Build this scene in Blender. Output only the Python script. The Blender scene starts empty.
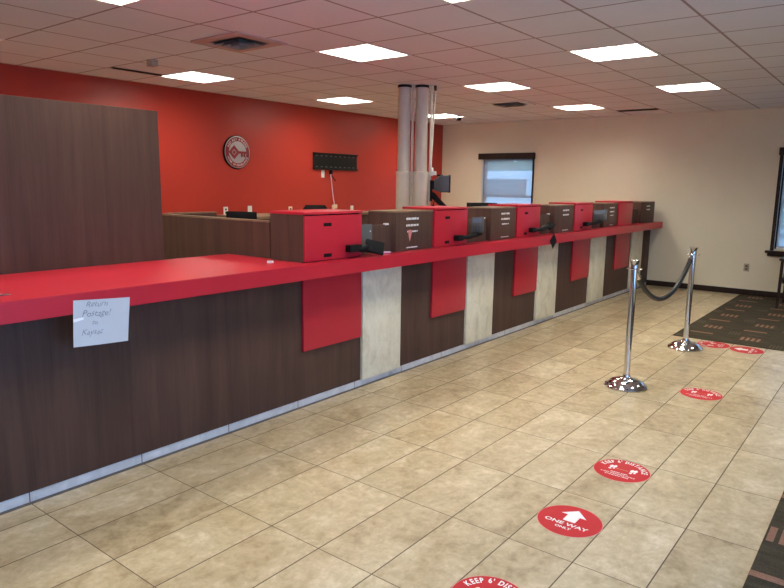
import bpy, bmesh, math, random
from mathutils import Vector, Matrix
random.seed(7)
C = bpy.context.scene.collection
SC = bpy.context.scene
PI = math.pi

# ------------------------------------------------------------------ materials
MATS = {}
class NT:
    def __init__(s, name):
        s.m = bpy.data.materials.new(name); s.m.use_nodes = True
        s.t = s.m.node_tree; s.n = s.t.nodes; s.l = s.t.links
        s.b = s.n.get('Principled BSDF'); MATS[name] = s.m
    def node(s, kind, **kw):
        n = s.n.new(kind)
        for k, v in kw.items(): setattr(n, k, v)
        return n
    def put(s, sock, v):
        if isinstance(v, bpy.types.NodeSocket): s.l.new(v, sock)
        else: sock.default_value = v
    def math(s, op, a, b=0.0, c=0.0):
        n = s.node('ShaderNodeMath', operation=op)
        s.put(n.inputs[0], a); s.put(n.inputs[1], b); s.put(n.inputs[2], c)
        return n.outputs[0]
    def pos(s):
        n = s.node('ShaderNodeNewGeometry'); x = s.node('ShaderNodeSeparateXYZ')
        s.l.new(n.outputs['Position'], x.inputs[0])
        return x.outputs[0], x.outputs[1], x.outputs[2]
    def xyz(s, x, y, z=0.0):
        n = s.node('ShaderNodeCombineXYZ')
        s.put(n.inputs[0], x); s.put(n.inputs[1], y); s.put(n.inputs[2], z)
        return n.outputs[0]
    def noise(s, vec, scale, detail=4, rough=.55, dist=0.0):
        n = s.node('ShaderNodeTexNoise')
        s.put(n.inputs['Vector'], vec); n.inputs['Scale'].default_value = scale
        n.inputs['Detail'].default_value = detail; n.inputs['Roughness'].default_value = rough
        n.inputs['Distortion'].default_value = dist
        return n.outputs[0]
    def ramp(s, fac, *stops):
        n = s.node('ShaderNodeValToRGB'); e = n.color_ramp.elements
        while len(e) < len(stops): e.new(.5)
        for el, (p, c) in zip(e, stops): el.position = p; el.color = (*c, 1)
        s.put(n.inputs[0], fac); return n.outputs[0]
    def mix(s, fac, a, b):
        n = s.node('ShaderNodeMix', data_type='RGBA')
        s.put(n.inputs[0], fac)
        s.put(n.inputs[6], a if isinstance(a, bpy.types.NodeSocket) else (*a, 1))
        s.put(n.inputs[7], b if isinstance(b, bpy.types.NodeSocket) else (*b, 1))
        return n.outputs[2]
    def bump(s, h, strength=.2, dist=.01):
        n = s.node('ShaderNodeBump'); n.inputs['Strength'].default_value = strength
        n.inputs['Distance'].default_value = dist
        s.l.new(h, n.inputs['Height']); s.l.new(n.outputs[0], s.b.inputs['Normal'])
    def fin(s, color, rough=.5, metal=0.0, spec=.5):
        s.put(s.b.inputs['Base Color'], color if isinstance(color, bpy.types.NodeSocket) else (*color, 1))
        s.put(s.b.inputs['Roughness'], rough); s.b.inputs['Metallic'].default_value = metal
        s.b.inputs['Specular IOR Level'].default_value = spec
        return s.m

def flat(name, col, rough=.5, metal=0.0, spec=.5, var=.04, scale=6):
    t = NT(name); x, y, z = t.pos()
    n = t.noise(t.xyz(x, y, z), scale, 3)
    a = tuple(max(0, c*(1-var)) for c in col); b = tuple(min(1, c*(1+var)) for c in col)
    return t.fin(t.ramp(n, (.3, a), (.7, b)), rough, metal, spec)

def wood(name, d, l, rough=.42):
    t = NT(name); x, y, z = t.pos()
    n1 = t.noise(t.xyz(t.math('MULTIPLY', x, 9), t.math('MULTIPLY', y, 9), t.math('MULTIPLY', z, .55)), 1.0, 5, .6, 1.3)
    n2 = t.noise(t.xyz(t.math('MULTIPLY', x, 130), t.math('MULTIPLY', y, 130), t.math('MULTIPLY', z, 3.0)), 1.0, 3, .6)
    f = t.math('ADD', t.math('MULTIPLY', n1, .7), t.math('MULTIPLY', n2, .3))
    c = t.ramp(f, (.33, d), (.5, tuple((a+b)/2 for a, b in zip(d, l))), (.67, l))
    t.bump(n2, .06, .002)
    return t.fin(c, rough+.06, 0, .13)

WOOD = wood('dark_walnut_laminate', (.066, .036, .027), (.104, .058, .043))
WOODTOP = wood('walnut_edge', (.16, .105, .06), (.24, .16, .10), .3)
RED = flat('red_laminate', (.46, .017, .034), .33, 0, .33, .03, 3)
CREAM = None
def cream():
    t = NT('cream_stone'); x, y, z = t.pos()
    v = t.xyz(x, t.math('MULTIPLY', y, 1.6), z)
    n = t.noise(v, 4.5, 7, .6, .8); n2 = t.noise(v, 30, 3)
    f = t.math('ADD', t.math('MULTIPLY', n, .75), t.math('MULTIPLY', n2, .25))
    return t.fin(t.ramp(f, (.32, (.56, .51, .37)), (.52, (.73, .68, .52)), (.7, (.80, .76, .62))), .5, 0, .3)
CREAM = cream()
def stonebase():
    t = NT('toe_tile'); x, y, z = t.pos()
    n = t.noise(t.xyz(x, y, z), 9, 6, .6, .6)
    fr = t.math('FRACT', t.math('DIVIDE', t.math('SUBTRACT', y, 1.297), .6096))
    j = t.math('LESS_THAN', t.math('ABSOLUTE', t.math('SUBTRACT', fr, .5)), .4955)
    c = t.ramp(n, (.3, (.50, .49, .48)), (.7, (.72, .71, .70)))
    return t.fin(t.mix(j, (.10, .085, .07), c), .4)
TOE = stonebase()

GX, GY, TW = -3.4026, 1.2968, .3048
def tilefloor():
    t = NT('travertine_tile'); x, y, z = t.pos()
    u = t.math('DIVIDE', t.math('SUBTRACT', x, GX), TW)
    v = t.math('DIVIDE', t.math('SUBTRACT', y, GY), TW*2)
    iu, iv = t.math('FLOOR', u), t.math('FLOOR', v)
    fu, fv = t.math('FRACT', u), t.math('FRACT', v)
    w = t.node('ShaderNodeTexWhiteNoise', noise_dimensions='2D'); t.l.new(t.xyz(iu, iv), w.inputs['Vector'])
    r = w.outputs[0]
    off = t.math('MULTIPLY', r, 37.0)
    vec = t.xyz(t.math('ADD', x, off), t.math('MULTIPLY', t.math('SUBTRACT', y, off), .8), off)
    n1 = t.noise(vec, 5.0, 12, .72, .5); n2 = t.noise(vec, 26, 5, .6, .4)
    f = t.math('ADD', t.math('MULTIPLY', n1, .68), t.math('MULTIPLY', n2, .32))
    f = t.math('ADD', f, t.math('MULTIPLY', t.math('SUBTRACT', r, .5), .07))
    c = t.ramp(f, (.34, (.28, .20, .11)), (.45, (.425, .335, .195)), (.55, (.525, .432, .272)), (.65, (.66, .57, .405)))
    du = t.math('MULTIPLY', t.math('MINIMUM', fu, t.math('SUBTRACT', 1.0, fu)), TW)
    dv = t.math('MULTIPLY', t.math('MINIMUM', fv, t.math('SUBTRACT', 1.0, fv)), TW*2)
    g = t.math('LESS_THAN', t.math('MINIMUM', t.math('MULTIPLY', du, .72), dv), .0021)
    h = t.math('SUBTRACT', 1.0, g)
    t.bump(h, .3, .002)
    return t.fin(t.mix(g, c, (.115, .08, .05)), t.math('ADD', .32, t.math('MULTIPLY', g, .5)), 0, .45)
FLOOR = tilefloor()

CX, CY, CT, CZ = -3.6946, 2.5348, .6096, 2.74
def ceilmat():
    t = NT('acoustic_ceiling_tile'); x, y, z = t.pos()
    u = t.math('FRACT', t.math('DIVIDE', t.math('SUBTRACT', x, CX), CT))
    v = t.math('FRACT', t.math('DIVIDE', t.math('SUBTRACT', y, CY), CT))
    du = t.math('MULTIPLY', t.math('MINIMUM', u, t.math('SUBTRACT', 1.0, u)), CT)
    dv = t.math('MULTIPLY', t.math('MINIMUM', v, t.math('SUBTRACT', 1.0, v)), CT)
    d = t.math('MINIMUM', du, dv)
    g = t.math('LESS_THAN', d, .010)
    n = t.noise(t.xyz(x, y, z), 60, 3); n2 = t.noise(t.xyz(x, y, z), 1.1, 2)
    c = t.ramp(t.math('ADD', t.math('MULTIPLY', n, .4), t.math('MULTIPLY', n2, .6)), (.3, (.68, .69, .74)), (.7, (.75, .76, .81)))
    t.bump(n, .15, .004)
    return t.fin(t.mix(g, c, (.34, .28, .29)), .9, 0, .2)
CEIL = ceilmat()

def walltex(name, a, b, rough=.65, spec=.25):
    t = NT(name); x, y, z = t.pos()
    n = t.noise(t.xyz(t.math('MULTIPLY', x, 1), t.math('MULTIPLY', y, 1), t.math('MULTIPLY', z, .4)), 150, 3)
    n2 = t.noise(t.xyz(x, y, z), 1.5, 3)
    t.bump(n, .12, .002)
    return t.fin(t.ramp(t.math('ADD', t.math('MULTIPLY', n, .5), t.math('MULTIPLY', n2, .5)), (.35, a), (.65, b)), rough, 0, spec)
TAN = walltex('tan_wallpaper', (.74, .68, .515), (.80, .74, .58))
REDWALL = walltex('red_paint', (.37, .028, .016), (.40, .031, .018), .38, .4)
def carpetmat():
    t = NT('patterned_carpet'); x, y, z = t.pos()
    def band(f, a, b): return t.math('MULTIPLY', t.math('GREATER_THAN', f, a), t.math('LESS_THAN', f, b))
    cu = t.math('DIVIDE', t.math('ADD', x, 1.88+46.0), .46); ic = t.math('FLOOR', cu); fu = t.math('FRACT', cu)
    odd = t.math('MODULO', ic, 2.0)
    fv = t.math('FRACT', t.math('DIVIDE', t.math('ADD', t.math('ADD', y, 87.31), t.math('MULTIPLY', odd, .44)), .88))
    bar = t.math('MULTIPLY', band(fu, .22, .72), band(fv, .0, .055))
    st = t.math('LESS_THAN', t.math('FRACT', t.math('MULTIPLY', fu, 9)), .6)
    cl = t.math('MULTIPLY', t.math('MULTIPLY', band(fu, .33, .78), band(fv, .40, .58)), st)
    st2 = t.math('LESS_THAN', t.math('FRACT', t.math('MULTIPLY', fu, 15)), .35)
    cl2 = t.math('MULTIPLY', t.math('MULTIPLY', band(fu, .0, .25), band(fv, .66, .84)), st2)
    n = t.noise(t.xyz(t.math('MULTIPLY', x, 6), y, z), 60, 4)
    n2 = t.noise(t.xyz(t.math('MULTIPLY', x, 1), t.math('MULTIPLY', y, 5), z), 4, 2)
    base = t.ramp(t.math('ADD', t.math('MULTIPLY', n, .5), t.math('MULTIPLY', n2, .5)), (.35, (.033, .027, .017)), (.65, (.072, .060, .039)))
    c = t.mix(t.math('MULTIPLY', cl2, .5), base, (.16, .12, .09))
    c = t.mix(t.math('MULTIPLY', t.math('MAXIMUM', bar, cl), t.math('ADD', .25, n)), c, (.30, .155, .105))
    t.bump(n, .5, .004)
    return t.fin(c, .95, 0, .1)
CARPET = carpetmat()
DKTRIM = wood('dark_trim_wood', (.022, .013, .011), (.04, .025, .02), .4)
BLACK = flat('black_plastic', (.007, .007, .008), .6, 0, .12)
BLACKMET = flat('black_powder_coat', (.008, .0075, .007), .55, 0, .2)
ROPEM = flat('black_vinyl_rope', (.012, .012, .013), .42, 0, .3)
CHROME = flat('chrome', (.72, .72, .73), .07, 1.0, .5, .01)
GREYP = flat('grey_plastic', (.075, .078, .082), .6, 0, .15)
MONG = flat('monitor_grey', (.075, .082, .095), .4, 0, .35)
DGREY = flat('dark_grey_plastic', (.045, .05, .058), .4)
LGREYP = flat('light_grey_plate', (.11, .112, .105), .4, 0, .3)
COLM = flat('beige_grey_enamel', (.62, .57, .46), .35, 0, .35)
STEEL = flat('satin_steel', (.55, .54, .52), .28, 1.0)
WHITE = flat('white_plastic', (.78, .75, .70), .4)
DULLB = flat('dull_beige', (.46, .36, .26), .6)
IVORY = flat('ivory_plastic', (.72, .64, .48), .4)
PAPER = flat('daylight_tinted_paper', (.55, .575, .61), .8, 0, .2, .015)  # blue cast of the daylight is mixed into the white paper's colour
TAPE = flat('clear_tape', (.88, .88, .87), .15)
INK = flat('pencil_ink', (.20, .22, .27), .8)
SIGNRED = flat('sticker_red', (.52, .022, .030), .5, 0, .15, .02)
SIGNEDGE = flat('sticker_pale_edge', (.72, .30, .25), .5)
SIGNWHITE = flat('sticker_white', (.85, .84, .83), .45)
SIGNTAN = flat('sticker_ochre', (.62, .30, .12), .5)
SILVER = flat('brushed_silver', (.62, .62, .61), .34, 1.0)
KEYRED = flat('key_red', (.24, .016, .014), .35)
PINK = flat('pink_paper', (.72, .24, .20), .7)
PENM = flat('pink_white_pen', (.72, .60, .72), .35)
SCREEN = flat('blue_grey_screen', (.10, .13, .19), .2)
FABRIC = flat('black_fabric', (.012, .0115, .012), .9, 0, .1)
GREYFAB = flat('grey_upholstery', (.10, .10, .105), .9)
VENTM = flat('vent_dark', (.05, .042, .038), .6)
VANE = flat('vent_vane', (.30, .27, .24), .5)
VENTF = flat('vent_frame', (.52, .36, .32), .6)
LWHITE = flat('reflector_white', (.86, .85, .83), .35)
TRIMW = flat('light_trim_white', (.74, .72, .69), .5)
CARW = flat('car_white', (.8, .8, .8), .25)
CARG = flat('car_glass', (.03, .035, .04), .1)
HEDGE = flat('hedge_leaves', (.16, .22, .14), .9, 0, .1, .5, 3)
TOESTRIP = flat('dark_grey_strip', (.10, .09, .085), .7)
ASPH = flat('asphalt', (.33, .33, .33), .9, 0, .2, .2, 2)
def emis(name, col, s):
    t = NT(name); e = t.node('ShaderNodeEmission'); e.inputs[0].default_value = (*col, 1); e.inputs[1].default_value = s
    t.l.new(e.outputs[0], t.n['Material Output'].inputs[0]); t.n.remove(t.b); return t.m
LAMP = emis('fluorescent_lamp', (1.0, .955, .82), 46.0)
def glassmat():
    t = NT('window_glass'); a = t.node('ShaderNodeBsdfTransparent'); a.inputs[0].default_value = (.93, .96, .97, 1)
    g = t.node('ShaderNodeBsdfGlossy'); g.inputs['Roughness'].default_value = .02
    m = t.node('ShaderNodeMixShader'); m.inputs[0].default_value = .06
    t.l.new(a.outputs[0], m.inputs[1]); t.l.new(g.outputs[0], m.inputs[2])
    t.l.new(m.outputs[0], t.n['Material Output'].inputs[0]); t.n.remove(t.b); return t.m
GLASS = glassmat()
def shademat(name, open_, trans):
    t = NT(name); a = t.node('ShaderNodeBsdfTransparent'); a.inputs[0].default_value = (1, .93, .82, 1)
    tr = t.node('ShaderNodeBsdfTranslucent'); tr.inputs[0].default_value = (trans, trans*.95, trans*.85, 1)
    d = t.node('ShaderNodeBsdfDiffuse'); d.inputs[0].default_value = (.75, .75, .74, 1)
    m1 = t.node('ShaderNodeMixShader'); m1.inputs[0].default_value = .45
    t.l.new(tr.outputs[0], m1.inputs[1]); t.l.new(d.outputs[0], m1.inputs[2])
    m = t.node('ShaderNodeMixShader'); m.inputs[0].default_value = open_
    t.l.new(m1.outputs[0], m.inputs[1]); t.l.new(a.outputs[0], m.inputs[2])
    t.l.new(m.outputs[0], t.n['Material Output'].inputs[0]); t.n.remove(t.b); return t.m
SHADE = shademat('sheer_shade_fabric', .56, .55)
SHADE2 = shademat('bright_shade_fabric', .66, .8)

# ------------------------------------------------------------------ mesh helpers
class MB:
    def __init__(s): s.bm = bmesh.new()
    def box(s, x0, x1, y0, y1, z0, z1, bev=0.0, mat=None):
        vs = [s.bm.verts.new((x, y, z)) for x in (x0, x1) for y in (y0, y1) for z in (z0, z1)]
        F = [s.bm.faces.new([vs[i] for i in q]) for q in ((0,1,3,2),(4,6,7,5),(0,4,5,1),(2,3,7,6),(0,2,6,4),(1,5,7,3))]
        if mat is not None: bmesh.ops.transform(s.bm, matrix=mat, verts=vs)
        if bev:
            es = list({e for f in F for e in f.edges})
            bmesh.ops.bevel(s.bm, geom=es, offset=bev, segments=2, affect='EDGES', profile=.6)
        return s
    def loft(s, rings, caps=True):
        R = [[s.bm.verts.new(p) for p in r] for r in rings]; n = len(R[0])
        for a, b in zip(R, R[1:]):
            for i in range(n): s.bm.faces.new((a[i], a[(i+1) % n], b[(i+1) % n], b[i]))
        if caps: s.bm.faces.new(R[0][::-1]); s.bm.faces.new(R[-1])
        return s
    def lathe(s, prof, c=(0,0,0), seg=40, mat=None):
        rings = [[Vector((c[0]+r*math.cos(2*PI*i/seg), c[1]+r*math.sin(2*PI*i/seg), c[2]+z)) for i in range(seg)] for r, z in prof]
        if mat is not None: rings = [[mat @ p for p in r] for r in rings]
        return s.loft(rings)
    def tube(s, pts, r, seg=12):
        P = [Vector(p) for p in pts]; rings = []; up = None
        for i, p in enumerate(P):
            d = (P[min(i+1, len(P)-1)] - P[max(i-1, 0)]).normalized()
            if up is None: up = Vector((0, 0, 1)) if abs(d.z) < .9 else Vector((1, 0, 0))
            a = d.cross(up).normalized(); b = a.cross(d).normalized(); up = b
            rr = r[i] if isinstance(r, (list, tuple)) else r
            rings.append([p + rr*(math.cos(2*PI*k/seg)*a + math.sin(2*PI*k/seg)*b) for k in range(seg)])
        return s.loft(rings)
    def bar(s, a, b, w, h):                       # rectangular bar from a to b
        a, b = Vector(a), Vector(b); d = (b-a).normalized()
        up = Vector((0, 0, 1)) if abs(d.z) < .95 else Vector((1, 0, 0))
        x = d.cross(up).normalized(); y = x.cross(d).normalized()
        q = [(-w/2, -h/2), (w/2, -h/2), (w/2, h/2), (-w/2, h/2)]
        return s.loft([[p + i*x + j*y for i, j in q] for p in (a, b)])
    def prism(s, poly, z0, z1, mat=None):
        rings = [[Vector((x, y, z)) for x, y in poly] for z in (z0, z1)]
        if mat is not None: rings = [[mat @ p for p in r] for r in rings]
        return s.loft(rings)
    def mesh(s, me, mat):
        n0 = len(s.bm.verts); s.bm.from_mesh(me); s.bm.verts.ensure_lookup_table()
        bmesh.ops.transform(s.bm, matrix=mat, verts=s.bm.verts[n0:]); return s
    def build(s, name, mat, parent=None, local=False, smooth=32, recalc=True):
        bm = s.bm
        if recalc: bmesh.ops.recalc_face_normals(bm, faces=bm.faces)
        for f in bm.faces: f.smooth = True
        lim = math.radians(smooth)
        for e in bm.edges:
            if len(e.link_faces) != 2 or e.calc_face_angle(4) > lim: e.smooth = False
        o = bpy.data.objects.new(name, bpy.data.meshes.new(name)); C.objects.link(o)
        org = Vector((0, 0, 0))
        if not local:
            if parent:
                q = parent
                while q: org += q.location; q = q.parent
            else:
                xs = [v.co for v in bm.verts]
                org = Vector(((min(v.x for v in xs)+max(v.x for v in xs))/2, (min(v.y for v in xs)+max(v.y for v in xs))/2, min(v.z for v in xs)))
                o.location = org
            bmesh.ops.translate(bm, verts=bm.verts, vec=-org)
        bm.to_mesh(o.data); bm.free()
        o.data.materials.append(mat)
        if parent: o.parent = parent
        return o

def thing(name, label, cat, loc, rz=0.0, group=None):
    o = bpy.data.objects.new(name, None); C.objects.link(o); o.empty_display_size = .1
    o.location = loc; o.rotation_euler = (0, 0, rz); return tag(o, label, cat, group)
def tag(o, label, cat, group=None):
    o['label'] = label; o['category'] = cat
    if group: o['group'] = group
    return o
def struct(o): o['kind'] = 'structure'; return o
def plab(o, label): o['label'] = label; return o
_tc = {}
def glyphs(txt, shear=0.0, bold=0.0):
    k = (txt, shear, bold)
    if k in _tc: return _tc[k]
    cu = bpy.data.curves.new('t', 'FONT'); cu.body = txt; cu.size = 1; cu.shear = shear; cu.offset = bold; cu.resolution_u = 3
    ob = bpy.data.objects.new('t', cu); C.objects.link(ob); bpy.context.view_layer.update()
    dg = bpy.context.evaluated_depsgraph_get()
    me = bpy.data.meshes.new_from_object(ob.evaluated_get(dg))
    bpy.data.objects.remove(ob)
    xs = [v.co.x for v in me.vertices] or [0, .3]
    _tc[k] = (me, min(xs), max(xs)); return _tc[k]
def line_text(mb, txt, size, cx, cy, M, shear=0.0, bold=0.0, sx=1.0):
    me, a, b = glyphs(txt, shear, bold)
    mb.mesh(me, M @ Matrix.Translation((cx, cy, 0)) @ Matrix.Diagonal((size*sx, size, size, 1)) @ Matrix.Translation((-(a+b)/2, 0, 0)))
def arc_text(mb, txt, size, R, M, mid=PI/2, top=True, bold=0.0, gap=.09, span=None, only=None):
    W = []
    for ch in txt:
        if ch == ' ': W.append((None, 0, .30))
        else: me, a, b = glyphs(ch, 0, bold); W.append((me, a, b))
    tot = sum((b-a+gap)*size for _, a, b in W)
    k = 1.0 if span is None else span*R/tot
    s = -tot*k/2; word = 0
    for me, a, b in W:
        w = (b-a+gap)*size*k; c = s + w/2; s += w
        if me is None: word += 1; continue
        if only is not None and word != only: continue
        th = mid - c/R if top else mid + c/R
        T = Matrix.Translation((R*math.cos(th), R*math.sin(th), 0)) @ Matrix.Rotation(th - PI/2 + (0 if top else PI), 4, 'Z')
        mb.mesh(me, M @ T @ Matrix.Diagonal((size*min(k, 1.25), size, size, 1)) @ Matrix.Translation((-(a+b)/2, 0, 0)))
def wallM(o):                                     # local x -> +y, y -> +z, z -> +x
    return Matrix.Translation(o) @ Matrix(((0,0,1,0),(1,0,0,0),(0,1,0,0),(0,0,0,1)))

# ------------------------------------------------------------------ camera (fitted to the tile and ceiling grids)
yaw, pitch, roll, F, H = .6624, .1659, .0135, 655.1, 1.5852
fw = Vector((-math.sin(yaw)*math.cos(pitch), math.cos(yaw)*math.cos(pitch), -math.sin(pitch)))
rt = Vector((math.cos(yaw), math.sin(yaw), 0)); up = rt.cross(fw)
r2 = rt*math.cos(roll) + up*math.sin(roll); u2 = up*math.cos(roll) - rt*math.sin(roll)
cam = bpy.data.cameras.new('camera'); co = bpy.data.objects.new('camera', cam); C.objects.link(co)
cam.sensor_width = 36; cam.lens = F/784*36; cam.clip_start = .05
co.matrix_world = Matrix(((r2.x, u2.x, -fw.x, 0), (r2.y, u2.y, -fw.y, 0), (r2.z, u2.z, -fw.z, H), (0, 0, 0, 1)))
SC.camera = co
VR = Vector((.788, .615, 0))                      # direction across the view
VA = math.atan2(.615, .788)

# ------------------------------------------------------------------ setting
XL, XR, YF, YB = -7.378, 2.4, -3.6, 11.015
struct(MB().box(XL, XR, YF, YB, -.12, 0).build('floor', FLOOR))
carpet = MB()
cx0, cx1, cy1 = GX+5*TW, GX+10*TW, GY+10*.6096
carpet.prism([(cx0, cy1), (cx1, cy1), (cx1, YF), (XR, YF), (XR, YB-.014), (cx0, YB-.014)], 0.0005, .006)
tag(carpet.build('carpet', CARPET), 'dark brown carpet with pink dashes beside the beige floor tiles', 'carpet')

WIN = [(-6.46, -5.41, .70, 2.09), (-1.50, .35, .72, 2.09)]
def wall_with_holes(axis, fixed0, fixed1, a0, a1, holes, z1):
    m = MB()
    def bx(a, b, c, d):
        if axis == 'y': m.box(a, b, fixed0, fixed1, c, d)
        else: m.box(fixed0, fixed1, a, b, c, d)
    p = a0
    for (h0, h1, z0, zt) in holes:
        bx(p, h0, 0, z1); bx(h0, h1, 0, z0); bx(h0, h1, zt, z1); p = h1
    bx(p, a1, 0, z1); return m
struct(wall_with_holes('y', YB, YB+.16, XL-.14, XR+.14, WIN, CZ+.14).build('wall_back', TAN))
struct(MB().box(XL-.14, XL, YF, YB, 0, CZ+.14).build('wall_left', REDWALL))
struct(MB().box(XL-.14, XR+.14, YF-.14, YF, 0, CZ+.14).build('wall_front', TAN))
FRONT = [(-3.4, -1.15, .08, 2.6), (-1.05, 1.2, .08, 2.6), (1.3, 3.55, .08, 2.6)]
struct(wall_with_holes('x', XR, XR+.14, YF, YB, FRONT, CZ+.14).build('wall_right', TAN))
for i, (a, b, z0, z1) in enumerate(FRONT):
    w = MB()
    for (p, q, r, s) in ((a, b, z0, z0+.06), (a, b, z1-.06, z1), (a, a+.06, z0+.06, z1-.06), (b-.06, b, z0+.06, z1-.06)):
        w.box(XR+.03, XR+.11, p, q, r, s)
    wo = struct(w.build('window_%d' % (i+3), DKTRIM))
    MB().box(XR+.065, XR+.071, a+.06, b-.06, z0+.06, z1-.06).build('pane', GLASS, wo)
for nm, (x0, x1) in (('baseboard_back', (XL, XR)),):
    b = MB(); b.box(x0, x1, YB-.013, YB-.0005, .0065, .092, .003)
    struct(b.build(nm, DKTRIM))

# lights and ceiling
LIGHTS = [(-1,3),(2,5),(-5,3),(-5,7),(-1,7),(2,9),(-1,11),(-5,11),(-1,-1),(2,1),(-5,-1),
          (6,7),(6,3),(2,-3),(-1,-5)]
ce = MB(); i0, i1 = -7, 11; j0, j1 = -11, 14
for i in range(i0, i1):
    for j in range(j0, j1):
        if (i, j) in LIGHTS: continue
        xa, xb = max(CX+i*CT, XL), min(CX+(i+1)*CT, XR); ya, yb = max(CY+j*CT, YF), min(CY+(j+1)*CT, YB)
        if xb-xa < .001 or yb-ya < .001: continue
        ce.bm.faces.new([ce.bm.verts.new(p) for p in ((xa, ya, CZ), (xa, yb, CZ), (xb, yb, CZ), (xb, ya, CZ))])
bmesh.ops.remove_doubles(ce.bm, verts=ce.bm.verts, dist=.0005)
struct(ce.build('ceiling', CEIL, recalc=False))
LL = ['square louvred ceiling light above the first red cabinet, right of the ceiling diffuser',
      'large square ceiling light at upper right, nearest of the right-hand row',
      'square ceiling light by the red wall, above the round key sign',
      'square ceiling light by the red wall, above the black mounting bracket',
      'square ceiling light right of the two grey columns',
      'square ceiling light farthest to the right, over the stanchions',
      'small square ceiling light close to the tan wall, right of the window',
      'partly hidden ceiling light behind the grey columns, near the corner',
      'ceiling light cut by the top edge at upper left',
      'ceiling light just cut by the top edge near the middle',
      'ceiling light cut by the left edge above the tall partition',
      'ceiling light over the carpet by the tan wall, outside the photo', 'ceiling light over the carpet right of the view',
      'ceiling light behind the camera over the tiles', 'ceiling light behind the camera over the counter']
for (i, j), lab in zip(LIGHTS, LL):
    x, y = CX+(i+.5)*CT, CY+(j+.5)*CT; h = CT/2
    t = thing('ceiling_light', lab, 'ceiling light', (x, y, CZ), 0, 'square ceiling lights')
    f = MB()
    for a in ((-h, h, -h, -h+.022), (-h, h, h-.022, h), (-h, -h+.022, -h+.022, h-.022), (h-.022, h, -h+.022, h-.022)):
        f.box(a[0], a[1], a[2], a[3], -.004, .006)
    f.build('frame', TRIMW, t, True)
    q = h-.021; g = MB(); k = .055; T = .075
    for s in (-1, 1):
        for ax in (0, 1):
            pts = [(s*q, -q, .004), (s*q, q, .004), (s*(q-.02), q-.02, T), (s*(q-.02), -q+.02, T)]
            if ax: pts = [(p[1], p[0], p[2]) for p in pts]
            g.bm.faces.new([g.bm.verts.new(p) for p in pts])
    g.box(-h, h, -h, h, T+.012, T+.03)
    for s in (-1, 1):
        g.box(s*h-.002, s*h+.002, -h, h, .006, T+.02); g.box(-h, h, s*h-.002, s*h+.002, .006, T+.02)
    g.build('housing', LWHITE, t, True)
    lv = MB()
    for s in (-1, 1):
        for ax in (0, 1):
            c = s*q/3
            pr = [(c-.0015, .004), (c+.0015, .004), (c+.012, .05), (c-.012, .05)]
            ring = [[(a, e, z) if ax == 0 else (e, a, z) for a, z in pr] for e in (-q+.01, q-.01)]
            lv.loft(ring)
    lv.build('louver', LWHITE, t, True)
    lm = MB(); lm.bm.faces.new([lm.bm.verts.new(p) for p in ((-q+.02, -q+.02, T), (-q+.02, q-.02, T), (q-.02, q-.02, T), (q-.02, -q+.02, T))])
    plab(lm.build('lamp', LAMP, t, True, recalc=False), 'glowing white lamp')

# ceiling fittings
def diffuser(name, lab, x0, x1, y0, y1, steps, z=CZ, fm=VENTF):
    t = thing(name, lab, 'vent', ((x0+x1)/2, (y0+y1)/2, z))
    a, b = (x1-x0)/2, (y1-y0)/2
    f = MB()
    w = .10 if fm is VENTF else .06
    for q in ((-a, a, -b, -b+w), (-a, a, b-w, b), (-a, -a+w, -b+w, b-w), (a-w, a, -b+w, b-w)):
        f.box(*q, -.012, -.0005, .002)
    f.build('frame', fm, t, True)
    MB().box(-a+w, a-w, -b+w, b-w, -.004, -.0008).build('backing', VENTM, t, True)
    for k in range(steps):
        fr = 1 - (k+.6)/(steps+.6); a1, b1 = (a-w)*fr, (b-w)*fr; a2, b2 = a1*.72+.004, b1*.72+.004
        v = MB(); z0, z1 = -.030-.006*k, -.006
        P1 = [(-a1, -b1, z0), (a1, -b1, z0), (a1, b1, z0), (-a1, b1, z0)]; P2 = [(-a2, -b2, z1), (a2, -b2, z1), (a2, b2, z1), (-a2, b2, z1)]
        P3 = [(x*.985, y*.985, z+.002) for x, y, z in P1]
        v.loft([P3, P1, P2], caps=False)
        v.build('vane', VANE, t, True, smooth=10)
diffuser('ceiling_diffuser', 'square stepped air diffuser with reddish frame in ceiling at upper left', -4.85, -4.25, 3.45, 3.98, 3)
diffuser('ceiling_diffuser', 'small dark air diffuser in ceiling left of the far window lights', -4.92, -4.36, 8.36, 8.86, 3, CZ, TRIMW)
def slotvent(lab, x0, x1, y0, y1):
    t = thing('slot_vent', lab, 'vent', ((x0+x1)/2, (y0+y1)/2, CZ))
    a, b = (x1-x0)/2, (y1-y0)/2
    MB().box(-a, a, -b, b, -.006, -.0006, .001).build('frame', VENTM, t, True)
    s = MB()
    if a > b:
        for k in (-1, 0, 1): s.box(-a+.015, a-.015, k*b*.5-.004, k*b*.5+.004, -.012, -.0065)
    else:
        for k in (-1, 0, 1): s.box(k*a*.5-.004, k*a*.5+.004, -b+.015, b-.015, -.012, -.0065)
    s.build('slat', BLACKMET, t, True)
slotvent('dark linear slot vent in ceiling beside the left red wall light', -6.67, -6.61, 3.76, 4.355)
slotvent('dark linear slot vent in ceiling close to the tan wall', -3.68, -3.08, 10.20, 10.36)
t = thing('smoke_detector', 'small beige detector on ceiling left of the air diffuser', 'detector', (-5.92, 3.77, CZ))
MB().lathe([(.055, -.001), (.055, -.012), (.04, -.014)], seg=24).build('base', DULLB, t, True)
MB().box(-.045, .045, -.035, .035, -.06, -.0145, .008).build('head', DULLB, t, True)
t = thing('motion_sensor', 'tiny dark sensor hanging below ceiling by the far corner light', 'sensor', (-6.13, 9.62, CZ))
MB().lathe([(.03, -.001), (.03, -.012), (.01, -.014), (.01, -.03)], seg=16).build('mount', BLACK, t, True)
MB().box(-.035, .035, -.03, .03, -.085, -.031, .01).build('sensor_body', BLACK, t, True)

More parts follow.
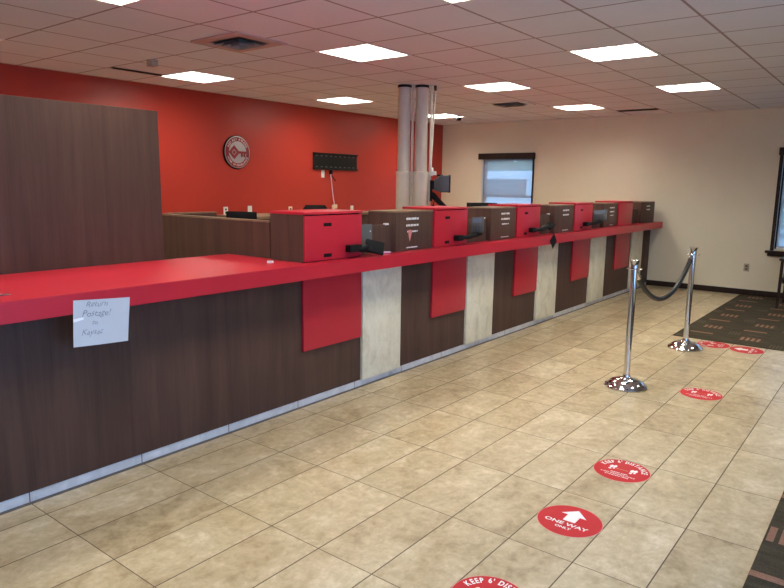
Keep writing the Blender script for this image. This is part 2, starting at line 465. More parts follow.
# ------------------------------------------------------------------ windows at the back with shades
def back_window(k, x0, x1, z0, z1, lab, shade, lt, rt_):
    m = MB(); w = .045
    for q in ((x0, x1, z1-w, z1), (x0, x1, z0, z0+w), (x0, x0+w, z0+w, z1-w), (x1-w, x1, z0+w, z1-w), (x0+w, x1-w, (z0+z1)/2-.02, (z0+z1)/2+.02)):
        m.box(q[0], q[1], YB+.06, YB+.12, q[2], q[3])
    o = struct(m.build('window_%d' % k, DKTRIM))
    MB().box(x0+w, x1-w, YB+.087, YB+.093, z0+w, z1-w).build('pane', GLASS, o)
    f = MB(); e = .045
    if lt: f.box(x0-e, x0+.003, YB-.016, YB-.0005, z0-.02, z1+e, .003)
    if rt_: f.box(x1-.003, x1+e*.6, YB-.016, YB-.0005, z0-.02, z1+e, .003)
    f.box(x0-e*lt, x1+e*.6, YB-.016, YB-.0005, z1+.0005, z1+e, .003)
    struct(f.build('trim_%d' % k, DKTRIM))
    s = MB(); s.box(x0-.10, x1+.10, YB-.075, YB-.0005, z0-.055, z0-.02, .006); s.box(x0-.07, x1+.07, YB-.045, YB-.0005, z0-.10, z0-.056, .006)
    struct(s.build('trim_%d' % (k+2), DKTRIM))
    t = thing('roller_shade', lab, 'window shade', ((x0+x1)/2, YB, z0))
    a = (x1-x0)/2
    MB().box(-a-.05, a+.045, -.08, -.018, z1-z0-.02, z1-z0+.088, .004).build('valance', DKTRIM, t, True)
    sh = MB(); n = 12
    MB().box(-a+.03, a-.03, .020, .022, .03, z1-z0+.0, 0).build('shade_cloth', shade, t, True)
    MB().box(-a+.03, a-.03, .013, .029, .002, .029, .004).build('hem_bar', WHITE, t, True)
back_window(1, *WIN[0], 'sheer white roller shade with dark valance in window above the counter', SHADE, 0, 1)
back_window(2, *WIN[1], 'bright sheer roller shade in window at right edge of the photo', SHADE2, 1, 1)
# outside
struct(MB().box(-40, 40, YB+.3, 60, -.16, -.06).build('ground', ASPH))
hd = MB()
for k in range(14):
    a0 = random.uniform(0, 6); bx_ = -26+k*2.6
    hd.lathe([(.2, -.05), (1.7, .4), (1.9+.2*math.sin(a0), 1.6), (1.5, 2.8+.5*math.cos(a0)), (.7, 3.7+.5*math.sin(a0*2)), (.05, 4.1+.5*math.sin(a0*2))], (bx_, 27+math.sin(a0), 0), 14)
tag(hd.build('hedge', HEDGE), 'pale green hedge outside, faint through the window shade', 'hedge')
t = thing('van', 'white van parked outside, faint through the window shade', 'van', (-10.2, 19.0, -.06), math.radians(8))
prof = [(-2.4, .35), (-2.45, 1.0), (-2.3, 1.95), (-2.1, 2.08), (.9, 2.1), (1.15, 2.0), (1.75, 1.25), (2.4, 1.05), (2.5, .6), (2.45, .35)]
v = MB(); v.loft([[(x, -.85 + .1*(z > 1.3), z) for x, z in prof], [(x, .85 - .1*(z > 1.3), z) for x, z in prof]]); v.build('body', CARW, t, True)
for k in range(2): MB().box(-1.9+k*1.5, -.6+k*1.5, -.86, -.76, 1.35, 1.85, .03).build('side_window', CARG, t, True)
for wx in (-1.5, 1.5):
    for wy in (-.78, .78):
        MB().lathe([(.15, -.1), (.32, -.1), (.33, -.06), (.33, .06), (.32, .1), (.15, .1)], seg=24, mat=Matrix.Translation((wx, wy, .33)) @ Matrix.Rotation(PI/2, 4, 'X')).build('wheel', BLACK, t, True)

# ------------------------------------------------------------------ counter
XF = -3.27                                        # front plane of the wood panels
redL = [(3.155, 3.782), (4.743, 5.312), (6.293, 6.845), (7.824, 8.40), (9.354, 9.97)]
crm = [(3.800, 4.288), (5.336, 5.848), (6.857, 7.385), (8.425, 8.972), (10.06, 10.57)]
YE = YB-.004; Y0 = -1.3
cnt = thing('service_counter', 'long dark wood bank counter front with red and cream panels', 'counter', (XF-.3, 5, 0))
edges = [Y0] + [e for c in crm for e in c] + [YE]
MB().box(-3.93, XF-.025, Y0, YE, .001, .948).build('core', WOOD, cnt)
tk = MB(); tk.box(XF-.024, XF-.005, Y0, YE, .001, .055); tk.build('toe_kick', TOE, cnt)
plab(MB().box(XF-.004, XF+.018, Y0, YE, .0006, .004).build('toe_strip', TOESTRIP, cnt), 'dark grey strip along the toe')  # thin dark grey strip on the floor along the toe kick
for i in range(0, len(edges)-1, 2):
    MB().box(XF-.024, XF, edges[i]+.002, edges[i+1]-.002, .056, .948, .0015).build('wood_panel', WOOD, cnt)
for a, b in crm: plab(MB().box(XF-.024, XF+.022, a, b, .056, .948, .002).build('stone_panel', CREAM, cnt), 'cream stone panel')
for a, b in redL: plab(MB().box(XF+.0005, XF+.021, a+.008, b, .410, .948, .002).build('red_panel', RED, cnt), 'square red panel')
# worktop: deep in front of the tall partition, continuing as a ledge under the cabinets
XT = -3.09
ct = MB(); ct.prism([(-4.02, Y0), (XT, Y0), (XT, YE), (-3.93, YE), (-3.93, 3.13), (-4.02, 3.13)], .95, 1.05)
bmesh.ops.bevel(ct.bm, geom=[e for e in ct.bm.edges], offset=.003, segments=2, affect='EDGES')
tag(ct.build('countertop', RED), 'glossy red countertop running the whole length of the counter', 'countertop')
# partitions
tag(MB().box(-4.065, -4.022, Y0, 2.585, .0, 2.047, .002).build('tall_partition', WOOD), 'tall dark wood partition standing behind the red countertop at left', 'partition')
p = thing('low_partition', 'low dark wood partition running back between tall partition and first red cabinet', 'partition', (-4.3, 3.13, 0))
pp = MB(); pp.prism([(-4.88, 0), (-4.03, 0), (-4.03, 1.0505), (-3.55, 1.0505), (-3.55, 1.306), (-4.88, 1.306)], 3.132, 3.165, Matrix(((1,0,0,0),(0,0,1,0),(0,1,0,0),(0,0,0,1)))); pp.build('panel', WOOD, p)
plab(MB().box(-4.88, -3.55, 3.13, 3.167, 1.3065, 1.319, .002).build('top_edge', WOODTOP, p), 'lighter wood edge')
p = thing('return_partition', 'short dark wood partition end behind the low partition, before the red wall', 'partition', (-4.86, 3.4, 0))
MB().box(-4.88, -4.847, 3.17, 3.66, 0, 1.313).build('panel', WOOD, p)
plab(MB().box(-4.882, -4.845, 3.17, 3.662, 1.3135, 1.325, .002).build('top_edge', WOODTOP, p), 'lighter wood edge')
cr = thing('back_cabinet', 'long low dark wood cabinet behind the counter, seen between the boxes', 'cabinet', (-5.1, 7, 0))
MB().box(-5.4, -4.93, 4.1, 6.1, 0, 1.235).build('carcass', WOOD, cr)
MB().box(-5.42, -4.91, 4.08, 6.12, 1.236, 1.262, .003).build('top', WOODTOP, cr)

# red cabinets
ZC = 1.0505
redB = [(3.112, 3.70), (4.652, 5.186), (6.162, 6.70), (7.658, 8.222), (9.185, 9.77)]
ordn = ['first red cabinet on ledge, nearest, wood-sided, with two black finger slots',
        'second red cabinet on ledge, in front of the grey columns',
        'third red cabinet on ledge, right of the far window',
        'fourth red cabinet on ledge, counted from the left',
        'fifth and farthest red cabinet on ledge, plain front without slots']
for k, (a, b) in enumerate(redB):
    t = thing('red_cabinet', ordn[k], 'cabinet', (-3.36, (a+b)/2, ZC), 0, 'red cabinets along the ledge')
    side = WOOD if k == 0 else RED
    c = MB()
    c.box(-3.52, -3.194, a, a+.02, ZC, 1.374); c.box(-3.52, -3.194, b-.02, b, ZC, 1.374); c.box(-3.52, -3.50, a+.02, b-.02, ZC, 1.374)
    c.box(-3.50, -3.194, a+.02, b-.02, ZC, ZC+.02)
    c.build('carcass', side, t)
    fp = MB().box(-3.1935, -3.178, a+.002, b-.002, ZC+.006, 1.366, .0015).build('front_panel', RED, t)
    plab(MB().box(-3.525, -3.173, a-.003, b+.003, 1.3745, 1.392, .002).build('lid', RED, t), 'red lid')
    if k < 4:
        w = b-a
        for z in (1.303, 1.088):
            s = MB().box(-3.1785, -3.1765, a+w*.31, a+w*.445, z-.012, z+.012, .0008)
            s.build('finger_slot', BLACK, fp)
# brown cabinets
brB = [(4.131, 4.68), (5.645, 6.2), (7.116, 7.70), (8.66, 9.24), (10.20, 10.86)]
XB = -3.192
bl = ['nearest brown cabinet on ledge with white lettering and pink paper', 'brown cabinet on ledge between second and third red cabinets',
      'brown cabinet on ledge between third and fourth red cabinets', 'brown cabinet on ledge between fourth and fifth red cabinets',
      'last brown cabinet on ledge, against the tan wall']
for k, (a, b) in enumerate(brB):
    t = thing('brown_cabinet', bl[k], 'cabinet', (-3.36, (a+b)/2, ZC), 0, 'brown cabinets along the ledge')
    bb = redB[k+1][0]-.005 if k < 4 else b-.002
    MB().box(-3.48, XB-.016, a, bb, ZC, 1.363, .0015).build('carcass', WOOD, t)
    MB().box(XB-.0155, XB, a, bb, ZC, 1.363, .0015).build('front_panel', WOOD, t)
    plab(MB().box(-3.48, XB, a, bb, 1.3635, 1.373, .0015).build('top_edge', WOODTOP, t), 'wood top edge with painted pale reflection')  # glossy reflection on the cabinet top, put in as a paler wood colour
    cy = (a+b)/2 + (-.055 if k == 0 else .01); w = .083
    rows = [(1.310, 1, .020), (1.257, 1, .020), (1.207, .8, .014), (1.077, .9, .010)]
    if k == 4: rows = [(1.305, 1, .02), (1.252, 1, .02)]
    if k == 2: rows = [rows[0], rows[1], rows[3]]
    for z, f, hgt in rows:
        L = MB(); y = cy - w*f
        while y < cy + w*f:
            d = random.uniform(.007, .012)
            L.box(XB+.0002, XB+.001, y, y+d, z-hgt/2*random.uniform(.7, 1), z+hgt/2*random.uniform(.7, 1)); y += d+random.choice((.003, .003, .003, .009))
        plab(L.build('lettering_line', SIGNWHITE, t), 'small white line of lettering')
pk = MB(); pk.prism([(0, 0), (.016, .046), (.030, .084), (.012, .096), (-.022, .094), (-.019, .054)], 0, .0012, wallM((XB+.0012, 4.318, 1.125)))
tag(pk.build('pink_paper', PINK), 'small torn pink paper stuck on the nearest brown cabinet', 'paper')
# low panels between red and brown cabinets
lw = [(redB[i][1]+.003, brB[i][0]-.004) for i in range(5)]
ll = ['low brown panel right of the first red cabinet, holding a grey plate', 'low brown panel right of the second red cabinet, behind a grey payment terminal',
      'low brown panel right of the third red cabinet', 'low brown panel right of the fourth red cabinet', 'low brown panel right of the farthest red cabinet']
for k, (a, b) in enumerate(lw):
    t = thing('divider_panel', ll[k], 'panel', (-3.27, (a+b)/2, ZC), 0, 'low panels between the cabinets')
    MB().box(-3.256, -3.24, a, b, ZC, 1.272, .0015).build('board', WOOD, t)
    if k < 3: plab(MB().box(-3.259, -3.237, b-.075, b-.03, 1.266, 1.281, .002).build('clip', WHITE, t), 'small white clip')
g = thing('grey_plate', 'grey plate on low panel right of the first red cabinet', 'plate', (-3.239, 3.80, 1.115))
MB().box(-3.2395, -3.233, 3.705, 3.885, 1.12, 1.283, .002).build('plate', LGREYP, g)
MB().lathe([(.006, 0), (.006, .003), (.002, .004)], seg=12, mat=Matrix.Translation((-3.233, 3.862, 1.228)) @ Matrix.Rotation(PI/2, 4, 'Y')).build('screw', WHITE, g)

# payment terminals on arms
def terminal(k, y0, z0, lab, arm, padc, tilt, pw, ph, body, drop=False):
    t = thing('payment_terminal', lab, 'payment terminal', (-3.1755, y0, z0), 0, 'payment terminals on the ledge')
    MB().box(.0015, .055, -.01, .12 if k == 0 else .075, -.024, .026, .005).build('clamp', BLACK, t, True)
    A = Vector((.035, .05, 0)); B = Vector(arm)
    m = (A+B)/2 + Vector((0, 0, -.012))
    MB().tube([A, A.lerp(m, .5), m, m.lerp(B, .5), B], [.019, .019, .021, .026, .026], 12).build('arm', BLACK, t, True)
    M = Matrix.Translation(padc) @ Matrix.Rotation(tilt[2], 4, 'Z') @ Matrix.Rotation(tilt[0], 4, 'X') @ Matrix.Rotation(tilt[1], 4, 'Y')
    bd = MB().box(-pw/2, pw/2, -ph/2, ph/2, -.014, .014, .008, M).build('pad', body, t, True)
    MB().box(-pw*.36, pw*.36, ph*.12, ph*.40, .0142, .0155, 0, M).build('screen', BLACK if body is BLACK else SCREEN, bd, True)
    kx = MB()
    for i in range(3):
        for j in range(4): kx.box(-pw*.33+i*pw*.24, -pw*.16+i*pw*.24, -ph*.42+j*ph*.115, -ph*.34+j*ph*.115, .0142, .018, 0, M)
    kx.build('keypad', BLACK if body is BLACK else DGREY, bd, True)
    return t
terminal(0, 3.525, 1.122, 'black payment terminal drooping from first red cabinet', (.05, .17, .0), (.06, .25, -.002), (math.radians(58), math.radians(26), math.radians(30)), .145, .10, BLACK)
terminal(1, 4.965, 1.118, 'grey upright payment terminal on black arm beside second red cabinet', (.05, .37, .03), (.04, .335, .105), (math.radians(74), math.radians(-20), math.radians(25)), .12, .15, GREYP)
terminal(2, 6.435, 1.122, 'black payment terminal on arm beside third red cabinet', (.05, .34, .02), (.05, .40, .032), (math.radians(15), math.radians(20), 0), .09, .14, BLACK)
terminal(3, 7.92, 1.128, 'pale grey payment terminal on black arm beside fourth red cabinet', (.05, .50, .03), (.04, .465, .095), (math.radians(66), math.radians(-16), math.radians(25)), .17, .15, GREYP)
# things on counter
t = thing('black_card', 'black square card hanging cornerwise over the red ledge edge', 'card', (-3.08, 6.87, .90))
MB().box(-.0015, .0015, -.062, .062, -.062, .062, 0, Matrix.Translation((-3.083, 6.868, .985)) @ Matrix.Rotation(math.radians(40), 4, 'X')).build('card', BLACK, t)
MB().tube([(-3.083, 6.875, 1.05), (-3.086, 6.877, 1.063), (-3.10, 6.878, 1.066), (-3.14, 6.88, 1.0535)], .0025, 8).build('cord', BLACK, t)
tag(MB().box(-.022, .022, -.012, .012, 0, .014, .003, Matrix.Translation((-3.352, 2.958, 1.0507)) @ Matrix.Rotation(.8, 4, 'Z')).build('eraser', WHITE), 'small white eraser-like block on red countertop by low partition', 'eraser')
t = thing('metal_bracket', 'small grey metal piece lying on red countertop at left edge', 'bracket', (-3.28, 1.25, 1.0505))
MB().box(-3.292, -3.268, 1.19, 1.285, 1.0506, 1.054, .001).build('plate', LGREYP, t)
MB().box(-3.288, -3.272, 1.20, 1.25, 1.0545, 1.058, .001).build('clasp', STEEL, t)
pen = thing('pen', 'short pinkish white pen lying on ledge beside first black terminal', 'pen', (-3.20, 4.045, 1.0505))
MB().tube([(-3.215, 3.985, 1.0585), (-3.175, 4.045, 1.0585)], .007, 10).build('barrel', PENM, pen)
MB().tube([(-3.2147, 3.9855, 1.0585), (-3.2215, 3.975, 1.0585)], [.0065, .002], 10).build('tip', DGREY, pen)
st = thing('stylus', 'tiny black stylus standing on lid of second red cabinet', 'stylus', (-3.47, 5.05, 1.393))
MB().lathe([(.014, .0), (.014, .008), (.006, .01)], (-3.47, 5.05, 1.3925), 16).build('holder', BLACK, st)
MB().tube([(-3.47, 5.05, 1.402), (-3.468, 5.056, 1.425), (-3.455, 5.08, 1.447)], [.004, .004, .003], 8).build('stick', BLACK, st)

# handwritten note
nt = thing('paper_note', 'white paper note with handwriting taped on red counter edge', 'note', (-3.083, 1.62, .78))
def notepoint(u, v):                              # u right, v up
    A, B, Cc, D = Vector((1.488, 1.018)), Vector((1.778, .998)), Vector((1.752, .775)), Vector((1.472, .792))
    q = (D*(1-u)+Cc*u)*(1-v) + (A*(1-u)+B*u)*v
    bulge = .004*math.sin(PI*u) + (.006*(1-v)**2) + .0015*max(0, 1-abs(v-.55-.25*(u-.2))/.06)
    return Vector((-3.0885+bulge, q.x, q.y))
m = MB(); n = 18
G = [[m.bm.verts.new(notepoint(i/n, j/n)) for j in range(n+1)] for i in range(n+1)]
G2 = [[m.bm.verts.new(notepoint(i/n, j/n)+Vector((.0008, 0, 0))) for j in range(n+1)] for i in range(n+1)]
for i in range(n):
    for j in range(n):
        m.bm.faces.new((G[i][j], G[i][j+1], G[i+1][j+1], G[i+1][j])); m.bm.faces.new((G2[i][j], G2[i+1][j], G2[i+1][j+1], G2[i][j+1]))
for a, b in [((i, 0), (i+1, 0)) for i in range(n)] + [((n, j), (n, j+1)) for j in range(n)] + [((i+1, n), (i, n)) for i in range(n)[::-1]] + [((0, j+1), (0, j)) for j in range(n)[::-1]]:
    m.bm.faces.new((G[a[0]][a[1]], G[b[0]][b[1]], G2[b[0]][b[1]], G2[a[0]][a[1]]))
m.build('sheet', PAPER, nt, smooth=60)
M = Matrix.Identity(4)
for s, u, v, sz in (('Return', .40, .85, .175), ('Postage!', .40, .64, .19), ('to', .37, .45, .15), ('Kaysac', .33, .24, .175)):
    hw = MB(); line_text(hw, s, sz, u, v, M, .35, -.004, .78)
    bmesh.ops.subdivide_edges(hw.bm, edges=hw.bm.edges[:], cuts=1)
    for q in hw.bm.verts: q.co = notepoint(q.co.x, q.co.y + .012*math.sin(q.co.x*40)) + Vector((.0015, 0, 0))
    hw.build('handwriting', INK, nt)
tp = MB()
tp.loft([[notepoint(u, v)+Vector((o, 0, 0)) for u, v in ((.0, .53), (.17, .58), (.17, .63), (.0, .60))] for o in (.0012, .0018)])
tp.build('tape', TAPE, nt)

# ------------------------------------------------------------------ stanchions and rope
def stanchion(x, y, lab, hooks, h):
    t = thing('stanchion', lab, 'stanchion', (x, y, 0), 0, 'chrome rope stanchions')
    MB().lathe([(.163, .0008), (.166, .010), (.161, .018), (.148, .024), (.143, .032), (.125, .049), (.098, .062), (.070, .070), (.058, .072), (.042, .080), (.033, .088), (.031, .10)], seg=64).build('base', CHROME, t, True)
    MB().lathe([(.0255, .1005), (.0255, h-.076)], seg=40).build('post', CHROME, t, True)
    MB().lathe([(.030, h-.0755), (.058, h-.074), (.061, h-.070), (.058, h-.066), (.03, h-.064)], seg=40).build('collar', CHROME, t, True)
    MB().lathe([(.030, h-.0635), (.029, h-.04), (.031, h-.02), (.038, h-.002), (.037, h), (.026, h-.001)], seg=40).build('cap', CHROME, t, True)
    for s in hooks:
        MB().tube([(0, s*.052, h-.0765), (0, s*.054, h-.10), (0, s*.06, h-.115), (0, s*.066, h-.105)], .0055, 8).build('hook', CHROME, t, True)
stanchion(-1.640, 5.185, 'chrome stanchion nearer the camera, left end of black rope', (1,), 1.028)
stanchion(-1.615, 6.87, 'chrome stanchion farther back beside the carpet corner, right end of rope', (-1,), 1.018)
rp = thing('barrier_rope', 'black rope sagging between the two chrome stanchions', 'rope', (-1.63, 6.0, .62))
pts = []
for i in range(33):
    s = i/32; y = 5.275+(6.795-5.275)*s
    z = .895 + .02*s - .285*(1-(2*s-1)**2)**.95
    pts.append((-1.64+.025*s, y, z))
MB().tube(pts, .021, 16).build('rope', ROPEM, rp)
for p0, p1, d in ((pts[0], (-1.64, 5.243, .925), 1), (pts[-1], (-1.615, 6.812, .925), -1)):
    a, b = Vector(p0), Vector(p1); a2 = a + (a-b)*.01
    MB().tube([Vector(pts[1 if d == 1 else -2]).lerp(a, .0)*.5+a*.5, a, b], [.0225, .0225, .012], 14).build('end_cap', CHROME, rp)

# ------------------------------------------------------------------ floor stickers
def sticker(y, x, lab, kind, rz=0.0):
    t = thing('floor_sticker', lab, 'floor sticker', (x, y, .0), rz, 'red round floor stickers')
    M = Matrix.Translation((0, 0, .0026))
    MB().lathe([(.154, .0004), (.154, .0011)], seg=72).build('border', SIGNEDGE, t, True)
    MB().lathe([(.151, .0012), (.1505, .0020)], seg=72).build('disc', SIGNRED, t, True)
    if kind == 'keep':
        for k in range(3):
            L = MB(); arc_text(L, "KEEP 6' DISTANCE", .045, .106, M, PI/2, True, .035, .10, math.radians(158), k)
            L.build('lettering', SIGNWHITE, t, True)
        for s, z, v in (('PLEASE KEEP', .017, -.052), ('6 FEET DISTANCE WHILE', .017, -.073), ('STANDING HERE', .017, -.094)):
            L = MB(); line_text(L, s, z, 0, v, M, 0, .02); L.build('lettering_line', SIGNWHITE, t, True)
        for s in (-1, 1):
            fp = MB()
            def ell(cx, cy, a, b, n=20): return [(cx+a*math.cos(2*PI*i/n), cy+b*math.sin(2*PI*i/n)) for i in range(n)]
            fp.prism(ell(s*.058-.006, .022, .0105, .019), .0022, .0028); fp.prism(ell(s*.058-.006, -.010, .008, .009), .0022, .0028)
            fp.prism(ell(s*.058+.012, .030, .0095, .017), .0022, .0028)
            fp.prism(ell(s*.058+.012, .002, .007, .008), .0022, .0028)
            plab(fp.build('footprint', SIGNWHITE, t, True), 'pair of white shoe prints')
        ar = MB(); ar.prism([(-.034, .008), (-.024, .013), (-.024, .0095), (.024, .0095), (.024, .013), (.034, .008), (.024, .003), (.024, .0065), (-.024, .0065), (-.024, .003)], .0022, .0028)
        plab(ar.build('distance_arrow', SIGNTAN, t, True), 'ochre double arrow')
    else:
        ar = MB(); ar.prism([(-.030, -.012), (.030, -.012), (.030, .052), (.062, .052), (0, .115), (-.062, .052), (-.030, .052)], .0022, .0029)
        ar.build('arrow', SIGNWHITE, t, True)
        for s, z, v, wd in (('ONE WAY', .039, -.056, 1.15), ('ONLY', .026, -.090, 1.1)):
            L = MB(); line_text(L, s, z, 0, v, M, 0, .025, wd); L.build('lettering', SIGNWHITE, t, True)
sx = GX + 7.5*TW
sticker(2.065, sx, 'red distance sticker on floor cut by the bottom edge of the photo', 'keep')
sticker(2.845, sx, 'red one way sticker with big white arrow, nearest the camera', 'way')
sticker(3.573, sx, 'red distance sticker just beyond the near one way sticker', 'keep')
sticker(5.377, sx, 'red distance sticker on tiles right of the nearer stanchion', 'keep')
sticker(7.195, sx, 'red one way sticker at the carpet edge, arrow pointing left', 'way', PI/2)
sticker(7.225, sx-.312, 'red distance sticker turned sideways at the carpet edge behind stanchion base', 'keep', PI/2)

# ------------------------------------------------------------------ behind the counter
def column(x, y, rs, lab, cable):
    t = thing('tube_column', lab, 'column', (x, y, 0), 0, 'pneumatic tube columns')
    MB().lathe([(rs, .002), (rs, 1.70), (rs+.003, 1.702), (rs+.003, 1.735), (.078, 1.742)], seg=40).build('sleeve', COLM, t, True)
    MB().lathe([(.075, 1.7425), (.075, CZ-.03)], seg=40).build('pipe', COLM, t, True)
    MB().lathe([(.082, CZ-.0295), (.082, CZ-.001)], seg=32).build('ceiling_collar', BLACKMET, t, True)
    d = VR*(rs+.016) - Vector((-.6, .78, 0))*.02
    MB().tube([(d.x, d.y, .01), (d.x, d.y, CZ-.005)], .0115, 12).build('conduit', COLM, t, True)
    d2 = VR*(rs+.005) - Vector((-.6, .78, 0))*.055
    MB().tube([(d2.x, d2.y, .01), (d2.x, d2.y, CZ-.005)], .008, 10).build('conduit', COLM, t, True)
    if cable:
        e = VR*(rs+.045); f = VR*.155
        MB().tube([(e.x-.03, e.y-.03, 1.3), (f.x, f.y, CZ-.01)], .012, 10).build('slanted_conduit', COLM, t, True)
        MB().box(f.x-.012, f.x+.012, f.y-.012, f.y+.012, CZ-.06, CZ-.001).build('ceiling_bracket', BLACKMET, t, True)
column(-4.842, 6.40, .087, 'left of two grey pneumatic tube columns behind the counter', False)
column(-4.68, 6.527, .100, 'right of two grey pneumatic tube columns, beside dark monitor', True)
mo = thing('monitor', 'dark grey monitor on black arm beside the right grey column', 'monitor', (-4.68+VR.x*.25, 6.527+VR.y*.25, 1.58), VA)
def rr(x, w, h, dz=0, r=.02):
    o = []
    for cx, cz, a0 in ((w/2-r, h/2-r, 0), (-w/2+r, h/2-r, 90), (-w/2+r, -h/2+r, 180), (w/2-r, -h/2+r, 270)):
        for k in range(4):
            a = math.radians(a0+30*k); o.append((x, cx+r*math.cos(a), cz+r*math.sin(a)+dz))
    return o
MB().loft([rr(-.085, .13, .12, .005), rr(-.04, .20, .165, .012), rr(-.01, .25, .20, .018), rr(.075, .25, .205, .02), rr(.088, .24, .195, .02)]).build('housing', MONG, mo, True, 40)
MB().loft([rr(.0885, .255, .212, .02), rr(.104, .25, .207, .02)]).build('bezel', BLACK, mo, True, 40)
MB().box(-.05, .02, -.05, .05, .107, .128, .006).build('top_handle', BLACK, mo, True)
MB().box(-.105, -.0855, -.045, .045, -.05, .055, .006).build('bracket', BLACK, mo, True)
MB().box(-.135, -.1055, -.06, .045, -.19, .06, .004).build('wall_plate', BLACK, mo, True)
MB().tube([(-.115, 0, -.10), (-.05, 0, -.165), (.05, 0, -.26), (.12, 0, -.33)], [.036, .034, .03, .026], 12).build('brace_arm', BLACK, mo, True)
jb = thing('junction_box', 'small white box at the right grey column above the monitor', 'box', (-4.575, 6.60, 1.66))
MB().box(-.022, .022, -.018, .018, .03, .13, .006).build('cover', WHITE, jb, True)
MB().box(.0225, .07, -.014, .014, .04, .085, .005).build('plug', WHITE, jb, True)

def stool(x, y, top, w, lab, rz, taper, hb=.26):
    t = thing('office_stool', lab, 'chair', (x, y, 0), rz, 'black chairs behind the counter')
    for k in range(5):
        a = 2*PI*k/5
        lg = MB().bar((.03*math.cos(a), .03*math.sin(a), .10), (.27*math.cos(a), .27*math.sin(a), .075), .04, .03).build('leg', BLACK, t, True)
        MB().lathe([(.008, -.014), (.027, -.012), (.03, 0), (.027, .012), (.008, .014)], seg=18, mat=Matrix.Translation((.27*math.cos(a), .27*math.sin(a), .031)) @ Matrix.Rotation(a, 4, 'Z') @ Matrix.Rotation(PI/2, 4, 'X')).build('caster', BLACK, lg, True)
    MB().lathe([(.028, .09), (.028, .45), (.018, .455), (.018, .72)], seg=20).build('gas_lift', STEEL, t, True)
    MB().box(-.23, .23, -.22, .22, .72, .80, .03).build('seat', FABRIC, t, True)
    MB().bar((0, .19, .735), (0, .27, .72), .06, .015).bar((0, .27, .72), (0, .285, top-hb*.5), .05, .015).build('back_bar', BLACK, t, True)
    hw = w/2; zb = top-hb
    rings = []
    for s in range(9):
        f = s/8; z = zb + hb*f
        ww = hw*(1-.35*(1-f)**3 - taper*max(0, (f-.55)/.45)**2)
        th = .03*math.sqrt(max(.04, 1-(2*f-1)**8))
        rings.append([(ww*math.cos(2*PI*i/24)*1.0, .25 + th*math.sin(2*PI*i/24) - .04*(math.cos(2*PI*i/24))**2, z) for i in range(24)])
    MB().loft(rings).build('backrest', FABRIC, t, True, 50)
d = Vector((-.615, .788, 0))
stool(-4.655+.25*.615, 3.705-.25*.788, 1.333, .31, 'black chair back showing over low partition, nearest the round sign', VA-.35, 0.0)
stool(-4.6+.25*.615, 4.66-.25*.788, 1.375, .29, 'black chair back with sloping shoulders behind the first red cabinet', VA, .35)
stool(-4.45+.25*.615, 7.6-.25*.788, 1.362, .40, 'flat black chair back showing in front of the far window', VA, 0.0)

# things on the red wall
lg = thing('round_sign', 'round silver sign with red key on the red wall', 'sign', (XL, 5.925, 1.99))
Rw = Matrix(((0,0,1,0),(1,0,0,0),(0,1,0,0),(0,0,0,1)))
MB().lathe([(.225, .001), (.228, .012), (.222, .028), (.214, .030), (.210, .024)], seg=72, mat=Rw).build('rim', BLACKMET, lg, True)
MB().lathe([(.2135, .0305), (.2135, .033), (.208, .034)], seg=72, mat=Rw).build('edge_ring', SILVER, lg, True)
MB().lathe([(.205, .0345), (.203, .036)], seg=72, mat=Rw).build('band', KEYRED, lg, True)
MB().lathe([(.148, .0365), (.146, .038)], seg=72, mat=Rw).build('face', SILVER, lg, True)
ML = Rw @ Matrix.Translation((0, 0, .0385))
tx = MB()
arc_text(tx, 'RED KEY AWARD', .042, .160, ML, PI/2, True, .015, .12, math.radians(135))
tx.build('lettering', SIGNWHITE, lg, True); tx = MB()
arc_text(tx, 'HOME OF EXCELLENCE', .036, .187, ML, -PI/2, False, .015, .12, math.radians(140))
tx.build('lettering', SIGNWHITE, lg, True)
ky = MB()
sq = lambda c, a: [(c-a, 0), (c, -a), (c+a, 0), (c, a)]
o1, i1 = sq(-.062, .092), sq(-.062, .046)
for k in range(4):
    q = [o1[k], o1[(k+1) % 4], i1[(k+1) % 4], i1[k]]
    ky.prism(q, .0385, .046, Rw)
ky.prism([(c[0]*.6-.025, c[1]*.6) for c in i1], .0385, .044, Rw)
for (a, b, c, e) in ((.025, .142, -.016, .016), (.055, .078, -.062, -.0135), (.10, .125, -.062, -.0135), (.055, .125, -.040, -.026)):
    ky.prism([(a, c), (b, c), (b, e), (a, e)], .0385, .046, Rw)
plab(ky.build('key_emblem', KEYRED, lg, True), 'red key emblem')
tv = thing('wall_bracket', 'black television mounting bracket on the red wall', 'bracket', (XL, 7.925, 1.80))
MB().box(.0006, .012, -.515, .515, .0, .26, .002).build('plate', BLACKMET, tv, True)
for z in (.0, .235): MB().box(.0125, .035, -.515, .515, z, z+.026, .003).build('rail', BLACKMET, tv, True)
for z in (.045, .215):
    s = MB()
    for k in range(9): s.box(.0122, .0132, -.46+k*.108, -.415+k*.108, z-.006, z+.006)
    plab(s.build('slot_row', LGREYP, tv, True), 'row of pale slots')
def plate(x, y, z, lab, axis='x', mat=WHITE, n=2, dark=BLACK):
    t = thing('wall_outlet', lab, 'outlet', (x, y, z), 0 if axis == 'x' else -PI/2)
    pl = MB().box(.0005, .007, -.037, .037, -.058, .058, .003).build('cover_plate', mat, t, True)
    for k in range(n):
        zz = (.022 if k == 0 else -.022) if n == 2 else .01
        s = MB().box(.0072, .009, -.016, .016, zz-.014, zz+.014, .001).build('socket', LGREYP if n == 2 else mat, t, True)
        h = MB()
        for q in (-.006, .006): h.box(.0091, .0096, q-.0014, q+.0014, zz-.006, zz+.006)
        h.build('slot', dark, s, True)
plate(XL, 5.722, 1.192, 'white wall outlet on red wall, leftmost of the row, left of a black chair back', n=2)
plate(XL, 6.143, 1.198, 'white wall outlet on red wall above the pointed black chair back', n=1)
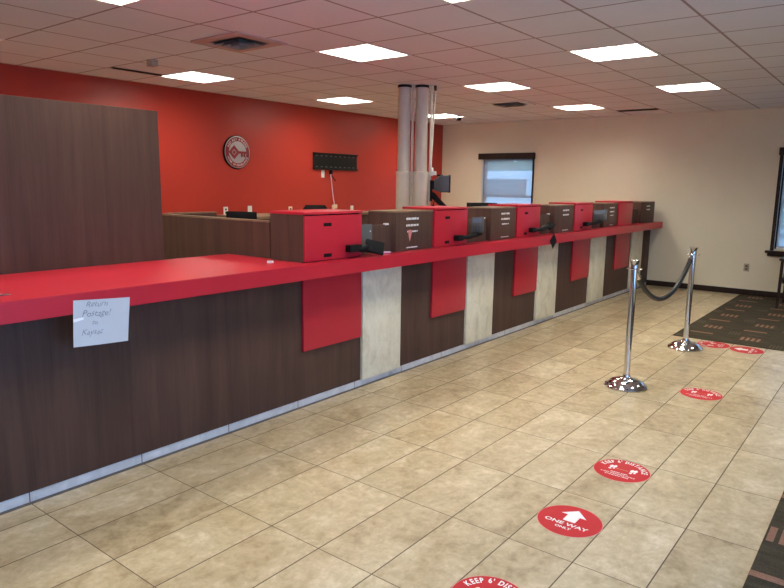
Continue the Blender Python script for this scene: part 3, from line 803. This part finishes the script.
plate(XL, 6.925, 1.175, 'ivory wall outlet peeking over the left end of first red cabinet', mat=IVORY)
plate(XL, 7.875, 1.180, 'white wall outlet on red wall where the cord ends', n=2)
plate(XL, 8.325, 1.165, 'white wall outlet on red wall, rightmost of the row', n=1)
plate(XL, 7.632, 1.735, 'white wall plate just below the black mounting bracket', n=1)
plate(-1.828, YB, .42, 'grey-brown wall outlet low on the tan wall by the window', 'y', DULLB)
cd = thing('power_cord', 'pale cord hanging from the black bracket down to an outlet', 'cord', (XL+.02, 7.84, 1.24))
MB().tube([(XL+.022, 7.79, 1.775), (XL+.02, 7.80, 1.70), (XL+.016, 7.825, 1.55), (XL+.016, 7.85, 1.40), (XL+.018, 7.868, 1.30), (XL+.026, 7.875, 1.255)], .008, 10).build('cable', PENM, cd)
MB().box(XL+.010, XL+.045, 7.77, 7.815, 1.73, 1.795, .006).build('plug', BLACK, cd)
MB().tube([(XL+.02, 7.81, 1.72), (XL+.02, 7.85, 1.68), (XL+.022, 7.905, 1.625)], .007, 8).build('short_lead', BLACK, cd)
MB().box(XL+.0105, XL+.055, 7.835, 7.915, 1.185, 1.25, .006).build('adapter', IVORY, cd)

# armchair at the right edge
ch = thing('armchair', 'dark wooden waiting-room armchair below the right window, cut by frame', 'armchair', (-.98, 10.28, .012))
for sx_, sy in ((-.27, -.25), (.27, -.25), (-.27, .25), (.27, .25)):
    topz = .64 if sy < 0 else .82
    MB().bar((sx_, sy+(.0 if sy < 0 else .06), .001), (sx_*.98, sy, topz), .03, .035).build('leg', DKTRIM, ch, True)
for s in (-.265, .265):
    MB().box(s-.035, s+.035, -.30, .235, .641, .668, .008).build('armrest', DKTRIM, ch, True)
    MB().box(s-.012, s+.012, -.22, .225, .33, .39, .003).build('side_rail', DKTRIM, ch, True)
MB().box(-.24, .24, -.245, .22, .395, .485, .02).build('seat', GREYFAB, ch, True)
MB().box(-.24, .24, -.22, -.20, .33, .39, .003).build('front_rail', DKTRIM, ch, True)
MB().box(-.235, .235, .225, .275, .52, .86, .02).build('backrest', GREYFAB, ch, True)

# ------------------------------------------------------------------ world, view
w = bpy.data.worlds.new('sky'); SC.world = w; w.use_nodes = True
nt_ = w.node_tree; bg = nt_.nodes['Background']
tc = nt_.nodes.new('ShaderNodeTexCoord'); sp = nt_.nodes.new('ShaderNodeSeparateXYZ'); rp_ = nt_.nodes.new('ShaderNodeValToRGB')
nt_.links.new(tc.outputs['Generated'], sp.inputs[0]); nt_.links.new(sp.outputs[2], rp_.inputs[0]); nt_.links.new(rp_.outputs[0], bg.inputs[0])
e = rp_.color_ramp.elements; e[0].position = 0.0; e[0].color = (.27, .52, 1.0, 1); e[1].position = .6; e[1].color = (.22, .46, 1.0, 1)
bg.inputs[1].default_value = 6.0
vs = SC.view_settings; vs.view_transform = 'Standard'; vs.look = 'None'; vs.gamma = 1; vs.use_curve_mapping = False; vs.exposure = 0.0
SC.cycles.max_bounces = 10; SC.cycles.diffuse_bounces = 6; SC.cycles.transparent_max_bounces = 16
SC.cycles.caustics_reflective = False; SC.cycles.caustics_refractive = False
SC.cycles.sample_clamp_indirect = 8.0
